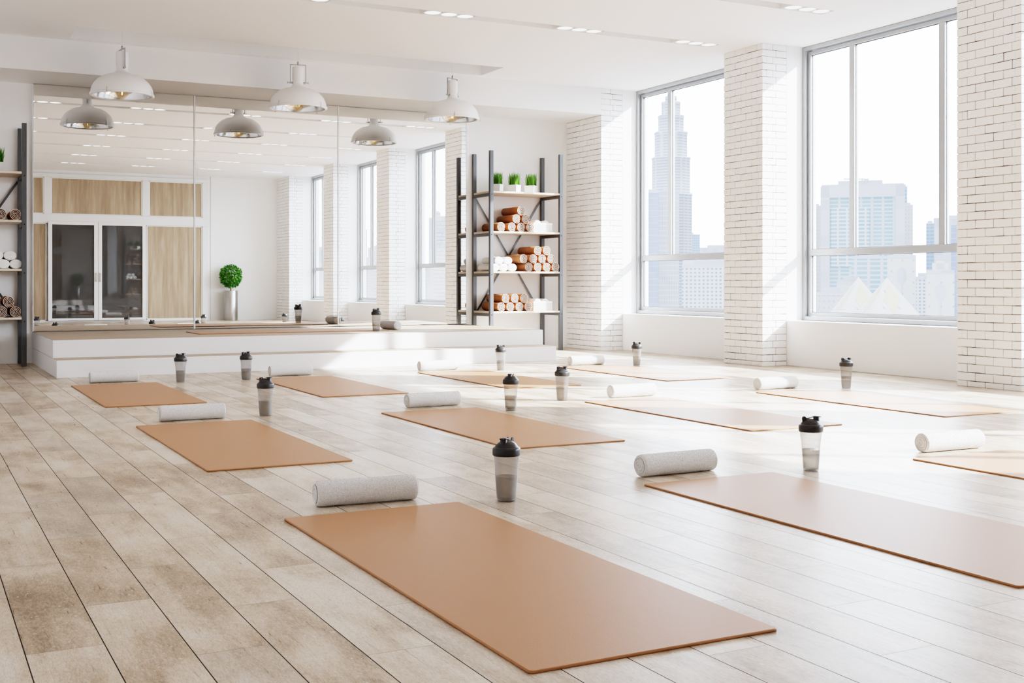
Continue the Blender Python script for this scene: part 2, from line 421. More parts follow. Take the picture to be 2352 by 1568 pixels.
# ------------------------------------------------------------------ windows
def window(i, y0, y1, lab):
    w = empty('window_%d' % (i + 1), (XF, (y0 + y1) / 2, 0.41)); tag(w, lab, 'window', group='tall grey framed windows', kind='structure')
    ox, oy, oz = w.location
    def B(mb, x0, x1, a, c, z0, z1, mi=0, bev=0.002): mb.box(x0 - ox, x1 - ox, a - oy, c - oy, z0 - oz, z1 - oz, mi, bev)
    zb, zt = 0.412, ZC - .002
    f = MB(); fw = 0.034
    B(f, XF, XF + .10, y0 + .001, y0 + fw, zb, zt); B(f, XF, XF + .10, y1 - fw, y1 - .001, zb, zt)
    B(f, XF, XF + .10, y0 + fw, y1 - fw, zt - fw, zt); B(f, XF, XF + .10, y0 + fw, y1 - fw, zb, zb + fw)
    f.build('frame', M['frame'], w)
    s = MB(); a, c, z0, z1 = y0 + fw + .004, y1 - fw - .004, zb + fw + .005, zt - fw - .008; sw = 0.034; xs = XF + .035
    B(s, xs, xs + .05, a, a + sw, z0, z1); B(s, xs, xs + .05, c - sw, c, z0, z1)
    B(s, xs, xs + .05, a + sw, c - sw, z1 - sw, z1); B(s, xs, xs + .05, a + sw, c - sw, z0, z0 + sw)
    s.build('sash', M['frame'], w)
    t = MB(); B(t, xs - .006, xs + .05, a + sw - .01, c - sw + .01, 1.0, 1.06); t.build('transom', M['frame'], w)
    ym = (y0 + y1) / 2; cuts = [a + sw, ym - .5, ym + .5, c - sw]
    for yy in (ym - .5, ym + .5):
        q = MB(); B(q, xs, xs + .05, yy - .031, yy + .031, 1.06, z1 - sw); q.build('mullion', M['frame'], w)
    panes = [(a + sw, c - sw, z0 + sw, 1.0)]
    edges = [a + sw, ym - .531, ym - .469, ym + .469, ym + .531, c - sw]
    for k in (0, 2, 4): panes.append((edges[k], edges[k + 1], 1.06, z1 - sw))
    g = MB(); p = MB()
    for (pa, pc, pz0, pz1) in panes:
        gw = 0.004
        for (u0, u1, v0, v1) in ((pa, pa + gw, pz0, pz1), (pc - gw, pc, pz0, pz1), (pa, pc, pz0, pz0 + gw), (pa, pc, pz1 - gw, pz1)):
            B(g, xs + .018, xs + .030, u0, u1, v0, v1, 0, 0)
        X = xs + .026 - ox
        p.add([(X, pa - oy, pz0 - oz), (X, pc - oy, pz0 - oz), (X, pc - oy, pz1 - oz), (X, pa - oy, pz1 - oz)], [(0, 1, 2, 3)])
    g.build('gasket', M['gasket'], w); p.build('pane', M['pane'], w)
wl = ['tall grey framed window with a stepped round tower outside', 'large grey framed window with white pyramid roofs outside',
      'grey framed window seen in the mirror nearest the shelf', 'narrowest looking grey framed window deep in the mirror']
for i, (w, l) in enumerate(zip(WIN, wl)): window(i, w[0], w[1], l)

# ------------------------------------------------------------------ platform
PXA, PXB = 1.045, 5.577; Z1, Z2 = 0.143, 0.291; YS1, YS2 = 9.815, 10.08
pf = empty('stage_platform', (3.31, YS1, 0)); tag(pf, 'two step white platform with oak treads under the mirrors', 'platform')
def PB(mb, x0, x1, y0, y1, z0, z1, mi=0, bev=0.002): mb.box(x0 - 3.31, x1 - 3.31, y0 - YS1, y1 - YS1, z0, z1, mi, bev)
m = MB(); PB(m, PXA, PXB, YS1, YB, 0, Z1 - .003); m.build('lower_step', M['riser'], pf)
m = MB(); PB(m, PXA, PXB, YS2, YB, Z1, Z2 - .003); m.build('upper_step', M['riser'], pf)
m = MB(); PB(m, PXA + .002, PXB - .002, YS1 + .008, YS2, Z1 - .003, Z1); m.build('tread', M['stepwood'], pf)
m = MB(); PB(m, PXA + .002, PXB - .002, YS2 + .008, YB - .001, Z2 - .003, Z2); m.build('deck', M['stepwood'], pf)

# ------------------------------------------------------------------ mirrors
ml = ['leftmost tall wall mirror, beside the left shelf', 'middle tall wall mirror between two others', 'rightmost tall wall mirror, beside the right shelf']
YM = 11.77
for k in range(3):
    m = MB(); x0 = 1.042 + 1.499 * k
    m.box(x0 + .0046, x0 + 1.4944, YM, YB - .001, Z2 + .006, 2.622, 0, 0.004)
    mo = m.build('wall_mirror', M['mirror'])
    for xe in (x0, x0 + 1.4945):
        e = MB(); e.box(xe, xe + .0045, YM - .001, YB - .001, Z2 + .006, 2.622, 0, .001)
        e.build('polished_edge', M['edge'], mo)
    tag(mo, ml[k], 'mirror', group='tall mirrors above the platform')

# ------------------------------------------------------------------ sliding door unit on the rear wall
d = empty('door_1', (3.28, YR, 0)); tag(d, 'white framed sliding door unit with oak panels and dark glass', 'door', kind='structure')
def DB(mb, x0, x1, y0, y1, z0, z1, mi=0, bev=0.003): mb.box(x0 - 3.28, x1 - 3.28, y0, y1, z0, z1, mi, bev)
f = MB()
DB(f, 1.15, 5.41, 0.001, .05, 2.78, 2.85); DB(f, 1.15, 5.41, 0.001, .06, 1.90, 2.07)
DB(f, 1.15, 1.26, 0.001, .048, 0.001, 2.785); DB(f, 5.30, 5.41, 0.001, .048, 0.001, 2.785); DB(f, 1.15, 5.41, 0.001, .055, 0.001, .03)
for xx in (2.31, 4.125): DB(f, xx, xx + .125, 0.001, .045, 2.07, 2.78)
f.build('frame', M['doorwhite'], d)
for (x0, x1, z0, z1) in ((1.26, 2.31, 2.07, 2.78), (2.435, 4.125, 2.07, 2.78), (4.25, 5.30, 2.07, 2.78), (1.26, 2.36, .03, 1.90), (4.20, 5.30, .03, 1.90)):
    p = MB(); w_ = .022
    DB(p, x0, x1, .005, .02, z0, z1, 1, 0)
    for (a, c, e, g) in ((x0, x0 + w_, z0, z1), (x1 - w_, x1, z0, z1), (x0, x1, z0, z0 + w_), (x0, x1, z1 - w_, z1)): DB(p, a, c, .005, .034, e, g, 0)
    p.build('panel', [M['doorwhite'], M['panelwood']], d)
for (x0, x1) in ((2.38, 3.28), (3.285, 4.185)):
    s = MB(); w_ = .07; z0, z1 = .032, 1.935
    for (a, c, e, g) in ((x0, x0 + w_, z0, z1), (x1 - w_, x1, z0, z1), (x0 + w_, x1 - w_, z0, z0 + .045), (x0 + w_, x1 - w_, z1 - .062, z1)): DB(s, a, c, .06, .10, e, g)
    lf = s.build('sliding_leaf', M['doorwhite'], d)
    q = MB(); DB(q, x0 + w_, x1 - w_, .07, .078, z0 + .045, z1 - .062, 0, 0); q.build('glass', M['darkglass'], lf)
    h = MB(); hx = 3.245 if x0 < 3 else 3.32
    DB(h, hx - .016, hx + .016, .10, .115, .78, .95, 0, .004); h.build('handle', M['steel'], lf)
m = MB(); m.box(5.46, 5.475, YR, YR + .004, 0, ZC); tag(m.build('trim_2', M['frame']), 'thin vertical joint in the rear wall beside the door', 'trim', kind='structure')

# ------------------------------------------------------------------ pendant lamps
def make_lamp():
    Lp = empty('pendant_lamp'); tag(Lp, '', 'pendant lamp')      # origin at ceiling fixing (z=3.215)
    Z = 3.215
    dz = lambda prof: [(r, z - Z) for r, z in prof]
    m = MB(); m.lathe(dz([(.138, 2.572), (.150, 2.569), (.180, 2.552), (.205, 2.533), (.224, 2.514), (.241, 2.492), (.253, 2.468), (.261, 2.442), (.265, 2.415), (.265, 2.408), (.255, 2.408), (.251, 2.44), (.242, 2.468), (.215, 2.514), (.17, 2.547), (.13, 2.56), (.05, 2.566)]), 64)
    sh = m.build('shade', M['lampwhite'], Lp)
    m = MB(); m.lathe(dz([(.262, 2.413), (.271, 2.411), (.273, 2.402), (.271, 2.393), (.262, 2.390), (.250, 2.391), (.247, 2.396), (.250, 2.405)]), 64); m.build('rim', M['lampwhite'], Lp)
    m = MB(); m.lathe(dz([(.249, 2.397), (.246, 2.42), (.236, 2.455), (.215, 2.492), (.18, 2.523), (.13, 2.545), (.06, 2.556), (.001, 2.558)]), 64); m.build('reflector', M['chrome'], Lp)
    m = MB(); m.lathe(dz([(.001, 2.782), (.046, 2.782), (.052, 2.779), (.053, 2.773), (.053, 2.668), (.050, 2.664), (.049, 2.64), (.050, 2.622), (.056, 2.606), (.068, 2.594), (.09, 2.584), (.12, 2.577), (.139, 2.573), (.141, 2.569), (.136, 2.565)]), 48); m.build('housing', M['lampwhite'], Lp)
    m = MB(); zt = 2.806 - Z; zp = 2.636 - Z
    m.box(-.075, .075, -.007, .007, zt - .004, zt + .002, 0, .001); m.box(-.075, -.069, -.007, .007, zp, zt, 0, .001); m.box(.069, .075, -.007, .007, zp, zt, 0, .001)
    m.build('yoke', M['frame'], Lp)
    for sx in (-1, 1):
        m = MB(); m.tube([(sx * .048, 0, zp), (sx * .078, 0, zp), ], .009, 12); m.tube([(sx * .078, 0, zp), (sx * .092, 0, zp)], .0035, 8); m.tube([(sx * .096, 0, zp - .01), (sx * .096, 0, zp + .01)], .003, 8)
        m.build('pivot', M['steel'], Lp)
    m = MB(); m.tube([(0, 0, 0), (0, 0, 2.80 - Z)], .0028, 8); m.build('cord', M['lampwhite'], Lp)
    m = MB(); m.lathe([(.008, 2.835 - Z), (.008, 2.806 - Z)], 12, cap0=True, cap1=True); m.tube([(0, 0, 2.806 - Z), (0, 0, 2.78 - Z)], .002, 6); m.build('cord_grip', M['steel'], Lp)
    prof = [(.012, 2.50)] + [(.048 * sin(t), 2.415 + .048 * cos(t)) for t in [radians(k) for k in range(22, 181, 11)]]
    prof[-1] = (.0005, 2.367)
    m = MB(); m.lathe(dz(prof), 32); bu = m.build('bulb', M['bulb'], Lp)
    m = MB(); pts = []
    for k in range(9):
        pts.append((-.018 + .0045 * k, .0, (2.405 if k % 2 else 2.432) - Z))
    m.tube(pts, .0011, 5); m.build('filament', M['filament'], bu)
    m = MB(); m.lathe(dz([(.016, 2.555), (.016, 2.49), (.013, 2.485)]), 16); m.build('socket', M['steel'], Lp)
    for k in range(4):
        a = radians(45 + 90 * k); T = Matrix.Rotation(a, 4, 'Z')
        m = MB(); pp = lambda *q: [T @ Vector((x, y, z - Z)) for x, y, z in q]
        m.tube(pp((.268, 0, 2.436), (.277, 0, 2.425), (.279, 0, 2.395)), .0022, 6)
        m.tube(pp((.279, 0, 2.40), (.277, .008, 2.378)), .0018, 5); m.tube(pp((.279, 0, 2.40), (.277, -.008, 2.378)), .0018, 5)
        m.build('clip', M['steel'], Lp)
    return Lp
lamp = make_lamp()
LX = [(1.675, 1.73, 'leftmost white dome pendant lamp above the platform'), (3.265, radians(-12), 'middle white dome pendant lamp above the platform'), (4.86, radians(25), 'rightmost white dome pendant lamp above the platform')]
for i, (x, rz, lb) in enumerate(LX): place(lamp, i == 0, (x, 10.665, 3.215), rz, lb, 'white dome pendant lamps')

# ------------------------------------------------------------------ recessed downlights
def make_down():
    o = empty('recessed_downlight'); tag(o, '', 'downlight')
    m = MB(); w = SW - .001; l = .2175
    m.box(-l, l, -w, w, .030, .045, 0, .001); m.box(-l, -l + .003, -w, w, 0, .13); m.box(l - .003, l, -w, w, 0, .13)
    m.build('housing', M['ceil'], o)
    for k in (-1, 0, 1):
        m = MB(); T = Matrix.Translation((k * .143, 0, 0))
        m.lathe([(.0705, .029), (.0705, .003), (.069, .001), (.065, .001), (.063, .006)], 40, 0, T=T)
        r = m.build('lamp_ring', M['lampwhite'], o)
        m = MB(); m.lathe([(.0635, .006), (.001, .006)], 40, 0, T=T, smooth=False); m.build('lamp_disc', M['disc'], r)
    return o
dn = make_down(); first = True
ordn = ['first', 'second', 'third', 'fourth', 'fifth', 'sixth']
for r, y in enumerate(SLY):
    for k in range(6):
        x = SXE - .2185 - 1.2235 * k
        lb = 'recessed triple downlight, %s from the windows in %s slot from the mirrors' % (ordn[k], ordn[r])
        o = place(dn, first, (x, y, ZC), 0, lb, 'triple downlights in the ceiling slots'); first = False

# ------------------------------------------------------------------ yoga mats
def yoga(x0, x1, y0, y1, z, lab):
    m = MB(); cx, cy = (x0 + x1) / 2, (y0 + y1) / 2
    hx, hy = (x1 - x0) / 2, (y1 - y0) / 2; rc = .012; t = .0065
    def ring(ins, zz):
        pts = []
        for (sx, sy, a0) in ((1, 1, 0), (-1, 1, 90), (-1, -1, 180), (1, -1, 270)):
            for k in range(5):
                a = radians(a0 + 22.5 * k); r = max(rc - ins, .001)
                pts.append((sx * (hx - rc) + r * cos(a), sy * (hy - rc) + r * sin(a), zz))
        return pts
    rs = [ring(.002, 0), ring(0, .0012), ring(0, t - .0025), ring(.0008, t - .0008), ring(.003, t)]
    n = 20; vs = sum(rs, []); fs = []
    for i in range(len(rs) - 1):
        for k in range(n): fs.append((i * n + k, i * n + (k + 1) % n, (i + 1) * n + (k + 1) % n, (i + 1) * n + k))
    m.add(vs, fs, 0, True); bb = len(m.v) - n
    m.f.append(tuple(bb + k for k in range(n))); m.mi.append(0); m.sm.append(False)
    m.f.append(tuple(range(n))[::-1]); m.mi.append(0); m.sm.append(False)
    o = m.build('yoga_mat', M['yoga'], loc=(cx, cy, z)); tag(o, lab, 'yoga mat', group='tan yoga mats laid out on the studio')
MX = [1.058 + 1.3635 * k for k in range(4)]; MWD = 0.611
MY = [(1.965, 3.611), (4.665, 6.308), (7.355, 9.015)]
mlab = {(0, 0): 'tan yoga mat largest in the foreground, nearest the camera', (1, 0): 'long tan yoga mat running off the right edge in the front row',
        (2, 0): 'sunlit tan yoga mat at the right edge, mostly cut off', (0, 1): 'tan yoga mat in the second row, farthest from the windows',
        (1, 1): 'tan yoga mat in the centre of the room, second row', (2, 1): 'half sunlit tan yoga mat in the middle row, third from the left',
        (3, 1): 'sunlit tan yoga mat in the middle row beside the windows', (0, 2): 'tan yoga mat in the back row nearest the left end of the platform',
        (1, 2): 'tan yoga mat in the back row before the middle of the platform', (2, 2): 'tan yoga mat in the back row, front half in shade, beyond the clear bottles',
        (3, 2): 'pale sunlit yoga mat in the back row nearest the brick pillars'}
for (c, r), lb in mlab.items():
    yoga(MX[c], MX[c] + MWD, MY[r][0], MY[r][1], 0, lb)
yoga(2.322, 4.15, 10.56, 11.13, Z2, 'tan yoga mat lying lengthwise on the platform')

# ------------------------------------------------------------------ towels
def towel_mesh(name, rx, rz, length, matr, tufts=0, seg=72, gd=0.0024, turns=3.2):
    """rolled towel, axis along local X, resting on z=0"""
    m = MB(); S = seg
    def rad(a):  # a: 0..2pi measured from just past bottom; slight spiral step
        t = (a + pi / 2 + 0.35) % (2 * pi) / (2 * pi)
        return 1 + .035 * (t - .5)
    def P(x, a, k):
        q = rad(a) * k
        return (x, rx * q * cos(a), rz + rz * q * sin(a))
    br = 0.010
    rings = []
    nl = 14
    for i in range(5):
        t = i / 4 * pi / 2
        rings.append((-length / 2 + br * (1 - sin(t)), 1 - br / rx * (1 - cos(pi / 2 - t)) * 1.0))
    rings = [(-length / 2 + br * (1 - sin(t)), 1 - br / rx * (1 - sin(t)) ** 1.0 * 0.9) for t in [k / 4 * pi / 2 for k in range(5)]]
    rings = [(-length / 2 + br * (1 - cos(t)), 1 - (br / rx) * (1 - sin(t))) for t in [k / 5 * pi / 2 for k in range(6)]]
    body = rings + [(-length / 2 + br + (length - 2 * br) * k / nl, 1) for k in range(1, nl)] + [(-x, k) for x, k in reversed(rings)]
    vs = []
    for (x, k) in body:
        for s in range(S):
            a = 2 * pi * s / S; vs.append(P(x, a, k))
    fs = []
    for i in range(len(body) - 1):
        for s in range(S): fs.append((i * S + s, (i + 1) * S + s, (i + 1) * S + (s + 1) % S, i * S + (s + 1) % S))
    m.add(vs, fs, 0, True)
    # end caps with spiral grooves
    k0 = rings[0][1]
    for sg in (-1, 1):
        nr = 44; vs = []; fs = []
        for i in range(nr + 1):
            q = k0 * (1 - i / nr)
            for s in range(S):
                a = 2 * pi * s / S
                ph = (q / k0 * turns + a / (2 * pi)) % 1.0
                g = math.exp(-((ph - .5) / .15) ** 2) * min(1, i / 4) * min(1, (nr - i) / 3)
                bulge = .004 * (1 - q * q)
                y, z = P(0, a, max(q, .002))[1:]
                vs.append((sg * (length / 2 + bulge - g * gd), y, z))
        for i in range(nr):
            for s in range(S):
                f = (i * S + s, i * S + (s + 1) % S, (i + 1) * S + (s + 1) % S, (i + 1) * S + s)
                fs.append(f if sg > 0 else f[::-1])
        m.add(vs, fs, 0, True)
    rr = random.Random(3)
    for _ in range(tufts):
        a = rr.uniform(0, 2 * pi); x = rr.uniform(-length / 2 + .004, length / 2 - .004)
        kk = 1.0
        e = length / 2 - abs(x)
        if e < br: kk = 1 - (br / rx) * (1 - sqrt(max(0, 1 - (1 - e / br) ** 2)))
        p = Vector(P(x, a, kk)); nrm = Vector((0, cos(a) / rx, sin(a) / rz)).normalized()
        if p.z < .003: continue
        tv = Vector((rr.uniform(-1, 1), rr.uniform(-1, 1), rr.uniform(-1, 1))).normalized(); tv = (tv - nrm * tv.dot(nrm)).normalized()
        bt = nrm.cross(tv); h = rr.uniform(.0008, .0017); w = .0008
        tip = p + nrm * h + tv * rr.uniform(-.0015, .0015)
        m.add([p + tv * w, p - tv * .5 * w + bt * .87 * w, p - tv * .5 * w - bt * .87 * w, tip], [(0, 1, 3), (1, 2, 3), (2, 0, 3)], 0, False)
    me_o = m.build(name, matr); return me_o
tw = towel_mesh('rolled_towel', .0435, .0425, .355, M['towel'], 11000, gd=0.0045, turns=2.8)
tag(tw, '', 'towel')
TW = [(1.392, 3.765, -.06, 'rolled grey-white towel behind the foreground mat'), (2.695, 3.785, 0.03, 'rolled grey-white towel at the head of the long right front mat'),
      (4.165, 3.745, -.02, 'sunlit white rolled towel at the right edge of the floor'), (1.390, 6.495, 0, 'rolled towel behind the left mat of the second row'),
      (2.845, 6.53, 0.04, 'rolled towel behind the mat in the centre of the room'), (4.255, 6.475, .04, 'sunlit rolled towel behind the half shaded middle row mat'),
      (5.48, 6.485, .03, 'sunlit rolled towel behind the middle row mat by the windows'), (1.392, 9.235, 0, 'rolled towel before the left end of the platform'),
      (2.765, 9.235, 0, 'rolled towel beside the middle of the platform, back row'), (4.06, 9.215, 0, 'white rolled towel touching the sun patch of the lower step'),
      (5.535, 9.185, .0, 'white rolled towel farthest right in the back row')]
for i, (x, y, rz, lb) in enumerate(TW): place(tw, i == 0, (x, y, 0), rz, lb, 'rolled towels at the heads of the mats')
pt = place(tw, False, (4.283, 10.885, Z2), pi / 2, 'white rolled towel lying on the platform beside the bottle', 'rolled towels at the heads of the mats')
pt.rotation_euler = (0, 0, pi / 2 + .05)

# ------------------------------------------------------------------ shaker bottles
def make_bottle():
    o = empty('shaker_bottle'); tag(o, '', 'bottle')
    def shp(a, z):
        t = 0 if z > .132 else min(1, (.132 - z) / .02)
        n = 2 + 2.6 * t
        c, s_ = abs(cos(a)), abs(sin(a)); q = (c ** n + s_ ** n) ** (-1 / n)
        return 1 + (q - 1) * .5 * t - .055 * t
    pr = [(.001, .004), (.027, .004), (.0305, .0015), (.0325, .006), (.0345, .03), (.0365, .06), (.0385, .09), (.0402, .118), (.0412, .134), (.0424, .142), (.0430, .152), (.0446, .1535), (.0446, .158), (.0425, .158)]
    m = MB(); m.lathe(pr, 64, shape=shp); m.build('body', M['bottle'], o)
    pr = [(.001, .0065), (.026, .0065), (.0305, .009), (.0325, .03), (.0345, .06), (.0361, .086)]
    m = MB(); m.lathe(pr, 48, shape=shp); lq = m.build('liquid', M['liquid'], o)
    m = MB(); m.lathe([(.0361, .086), (.001, .086)], 48, shape=shp); m.build('surface', M['liquidtop'], lq)
    m = MB()
    m.lathe([(.040, .1585), (.0465, .157), (.0482, .159), (.0486, .164), (.0486, .177), (.0475, .1825), (.044, .1855), (.0415, .186), (.040, .188), (.036, .1945), (.029, .201), (.020, .206), (.010, .2085), (.001, .209)], 56)
    m.build('lid', M['lid'], o)
    m = MB(); T = Matrix.Translation((.021, 0, 0))
    m.lathe([(.0125, .190), (.0120, .2135), (.011, .2155), (.001, .2155)], 24, T=T)
    m.build('spout', M['lid'], o)
    m = MB()
    m.lathe([(.013, .2135), (.0135, .2155), (.0130, .2185), (.001, .2190)], 24, T=T)
    m.box(.028, .040, -.008, .008, .2155, .2180, 0, .001)
    m.bar((.012, 0, .2165), (-.020, 0, .2080), .011, .003)
    m.build('flip_cap', M['lid'], o)
    for sy in (-1, 1):
        m = MB(); vs = []; fs = []
        for s in (0, 1):
            y = sy * .0085 + (s - .5) * .004
            pts = [(-.033, .190)] + [(-.026 + .0085 * cos(t), .2085 + .0085 * sin(t)) for t in [radians(q) for q in range(200, -30, -20)]] + [(-.014, .190)]
            vs += [(x, y, z) for x, z in pts]
        n = len(vs) // 2
        fs = [tuple(range(n)), tuple(range(n, 2 * n))[::-1]] + [(k, n + k, n + (k + 1) % n, (k + 1) % n) for k in range(n)]
        m.add(vs, fs); m.build('hinge', M['lid'], o)
    return o
bt = make_bottle()
vd = lambda x, y: math.atan2(y, x)      # direction pointing away from the camera
BT = [(1.834, 3.575, 3.75, 0, 'dark lidded shaker bottle beside the foreground mat'),
      (3.212, 3.59, -.62, 0, 'clear sunlit shaker bottle beside the long right mat'),
      (1.800, 6.50, -.75, 0, 'grey shaker bottle left of centre in the second row'),
      (3.158, 6.10, 3.95, 0, 'clear shaker bottle standing between the centre mat and the half sunlit mat'),
      (1.845, 9.03, -.15, 0, 'grey shaker bottle nearest the left end of the platform'),
      (2.340, 9.00, 0.3, 0, 'grey shaker bottle before the platform, just left of the second back mat'),
      (3.725, 6.48, 5.3, 0, 'clear shaker bottle on sunlit boards near the third back row mat'),
      (5.880, 8.87, 2.4, 0, 'shaker bottle standing before the first window parapet'),
      (4.545, 8.97, 2.9, 0, 'pale shaker bottle directly before the right end of the step'),
      (5.965, 6.30, -.5, 0, 'shaker bottle standing before the large window parapet'),
      (3.991, 10.515, .2, Z2, 'grey shaker bottle standing on the platform'),
      (4.50, 3.42, 1.2, 0, 'shaker bottle out of frame, its reflection beside the door in the mirror'),
      (5.98, 3.20, 2.6, 0, 'shaker bottle out of frame, its reflection before the brick corner pillar')]
for i, (x, y, rz, z, lb) in enumerate(BT): place(bt, i == 0, (x, y, z), rz, lb, 'dark lidded shaker bottles')

# ------------------------------------------------------------------ shelves
SZ = [.443, .880, 1.318, 1.755]; SY0, SY1 = 11.33, 11.795
def make_shelf():
    o = empty('shelving_unit'); tag(o, '', 'shelf')      # local origin at left front foot (x=5.615,y=11.33)
    for (px, py) in ((0, 0), (.87, 0), (0, .425), (.87, .425)):
        m = MB(); m.box(px, px + .04, py, py + .04, 0, 2.193, 0, .0015); p = m.build('post', M['post'], o)
        if py == 0:
            for z in SZ:
                m = MB(); m.tube([(px + .02, -.004, z - .037), (px + .02, .002, z - .037)], .006, 10); m.build('bolt', M['bolt'], p)
    for z in SZ:
        m = MB(); m.box(.041, .869, .003, .462, z - .020, z, 0, .0015); m.box(.005, .041, .042, .423, z - .020, z); m.box(.869, .905, .042, .423, z - .020, z)
        m.build('shelf_board', M['shelfwood'], o)
        for x in (.004, .874):
            m = MB(); m.box(x, x + .032, .041, .424, z - .054, z - .021, 0, .001); m.build('side_rail', M['post'], o)
    for (a, c) in (((.04, .45, 1.70), (.87, .45, .41)), ((.87, .452, 1.70), (.04, .452, .41))):
        m = MB(); m.bar(a, c, .004, .020); m.build('cross_brace', M['post'], o)
    return o
shf = make_shelf()
place(shf, True, (5.615, SY0, 0), 0, 'dark steel shelving unit with birch boards right of the mirrors', 'steel shelving units')
place(shf, False, (0.045, SY0, 0), 0, 'dark steel shelving unit cut off at the left edge', 'steel shelving units')

def rolled_mat_mesh():
    """axis along local Y from 0 (front) to len, resting on z=0"""
    m = MB(); Rr = .0525; pitch = .0114; t = .0042; ln = .395
    turns = (Rr - .005) / pitch; n = int(turns * 40)
    pts = []
    for i in range(n + 1):
        a = i / n * turns * 2 * pi; r = Rr - t / 2 - pitch * a / (2 * pi)
        ang = -a + radians(-40)
        pts.append((r, ang))
    vs = []; 
    for (r, a) in pts:
        for rr in (r + t / 2, r - t / 2):
            for y in (0, ln): vs.append((rr * cos(a), y, Rr + rr * sin(a)))
    fo = []; fe = []
    for i in range(n):
        A = i * 4; B_ = A + 4
        fo.append((A, A + 1, B_ + 1, B_)); fo.append((A + 2, B_ + 2, B_ + 3, A + 3))
        fe.append((A, B_, B_ + 2, A + 2)); fe.append((A + 1, A + 3, B_ + 3, B_ + 1))
    fo.append((0, 2, 3, 1)); A = n * 4; fo.append((A, A + 1, A + 3, A + 2))
    m.add(vs, fo, 0, True); m.v = m.v  # body
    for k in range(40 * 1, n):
        m.mi[2 * k] = 2  # outward side of inner turns darkened too: gap shade put into the colour
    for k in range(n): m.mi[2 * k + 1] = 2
    b0 = len(m.v) - len(vs)
    for f in fe: m.f.append(tuple(b0 + k for k in f)); m.mi.append(1); m.sm.append(False)
    return m.build('rolled_yoga_mat', [M['roll'], M['rolledge'], M['rollin']])
rm = rolled_mat_mesh(); tag(rm, '', 'rolled mat'); RMF = [True]
def rmat(x, zc, y, lb):
    place(rm, RMF[0], (x, y, zc - .0525), 0, lb, 'rolled tan mats on the shelves'); RMF[0] = False
def rows(prefix, rws, y=11.352):
    names = ['bottom', 'middle', 'top'] if len(rws) == 3 else ['bottom', 'upper']
    for rn, (xs, z) in zip(names, rws):
        cnt = ['first', 'second', 'third', 'fourth']
        for k, x in enumerate(xs):
            if len(xs) == 1: lb = 'single rolled tan mat in the %s row on the %s' % (rn, prefix)
            else: lb = '%s rolled tan mat in the %s row on the %s' % (cnt[k], rn, prefix)
            rmat(x, z, y, lb)
RH = .0525
rows("right unit's lowest shelf", [([5.762, 5.874, 5.987, 6.100], SZ[0] + RH), ([5.817, 5.930, 6.046], SZ[0] + RH + .0912)])
rows("right unit's towel shelf", [([6.098, 6.211, 6.324, 6.437], SZ[1] + RH), ([6.032, 6.154, 6.267, 6.381], SZ[1] + RH + .0912), ([6.210, 6.324], SZ[1] + RH + .1824)], 11.34)
rows("right unit's shelf under the plants", [([5.762, 5.893, 6.008, 6.121], SZ[2] + RH), ([5.949, 6.066], SZ[2] + RH + .0912), ([6.008], SZ[2] + RH + .1824)])
rows("left unit's shelf under the plant", [([.744, .866], SZ[2] + RH), ([.805 - .118, ], SZ[2] + RH + .0912)])
rows("left unit's lowest shelf", [([.636, .751, .866], SZ[0] + RH), ([.694, .809], SZ[0] + RH + .0912)])

stw = towel_mesh('rolled_white_towel', .0535, .0425, .33, M['towelw'], 0, 56, .003, 3.6); tag(stw, '', 'towel'); STF = [True]
def stowel(x, z, y, lb):
    place(stw, STF[0], (x, y, z), pi / 2, lb, 'rolled white towels on the shelves'); STF[0] = False
for (x, z, lb) in ((5.690, 0, 'rolled white towel, leftmost in the bottom row beside the rolled mats'), (5.797, 0, 'rolled white towel, middle of the bottom row beside the rolled mats'), (5.906, 0, 'rolled white towel, rightmost in the bottom row beside the rolled mats'),
                   (5.738, .0758, 'rolled white towel, left of the upper pair beside the rolled mats'), (5.850, .0758, 'rolled white towel, right of the upper pair beside the rolled mats')):
    stowel(x, SZ[1] + z, 11.53, lb)
for (x, z, lb) in ((.655, 0, "rolled towel, third from the post in the left unit's bottom row"), (.763, 0, "rolled towel, second from the post in the left unit's bottom row"), (.868, 0, "rolled towel next to the post in the left unit's bottom row"),
                   (.709, .0768, "rolled towel half cut off in the left unit's upper row"), (.8195, .0768, "rolled towel nearest the post in the left unit's upper row")):
    stowel(x, SZ[1] + z, 11.53, lb)

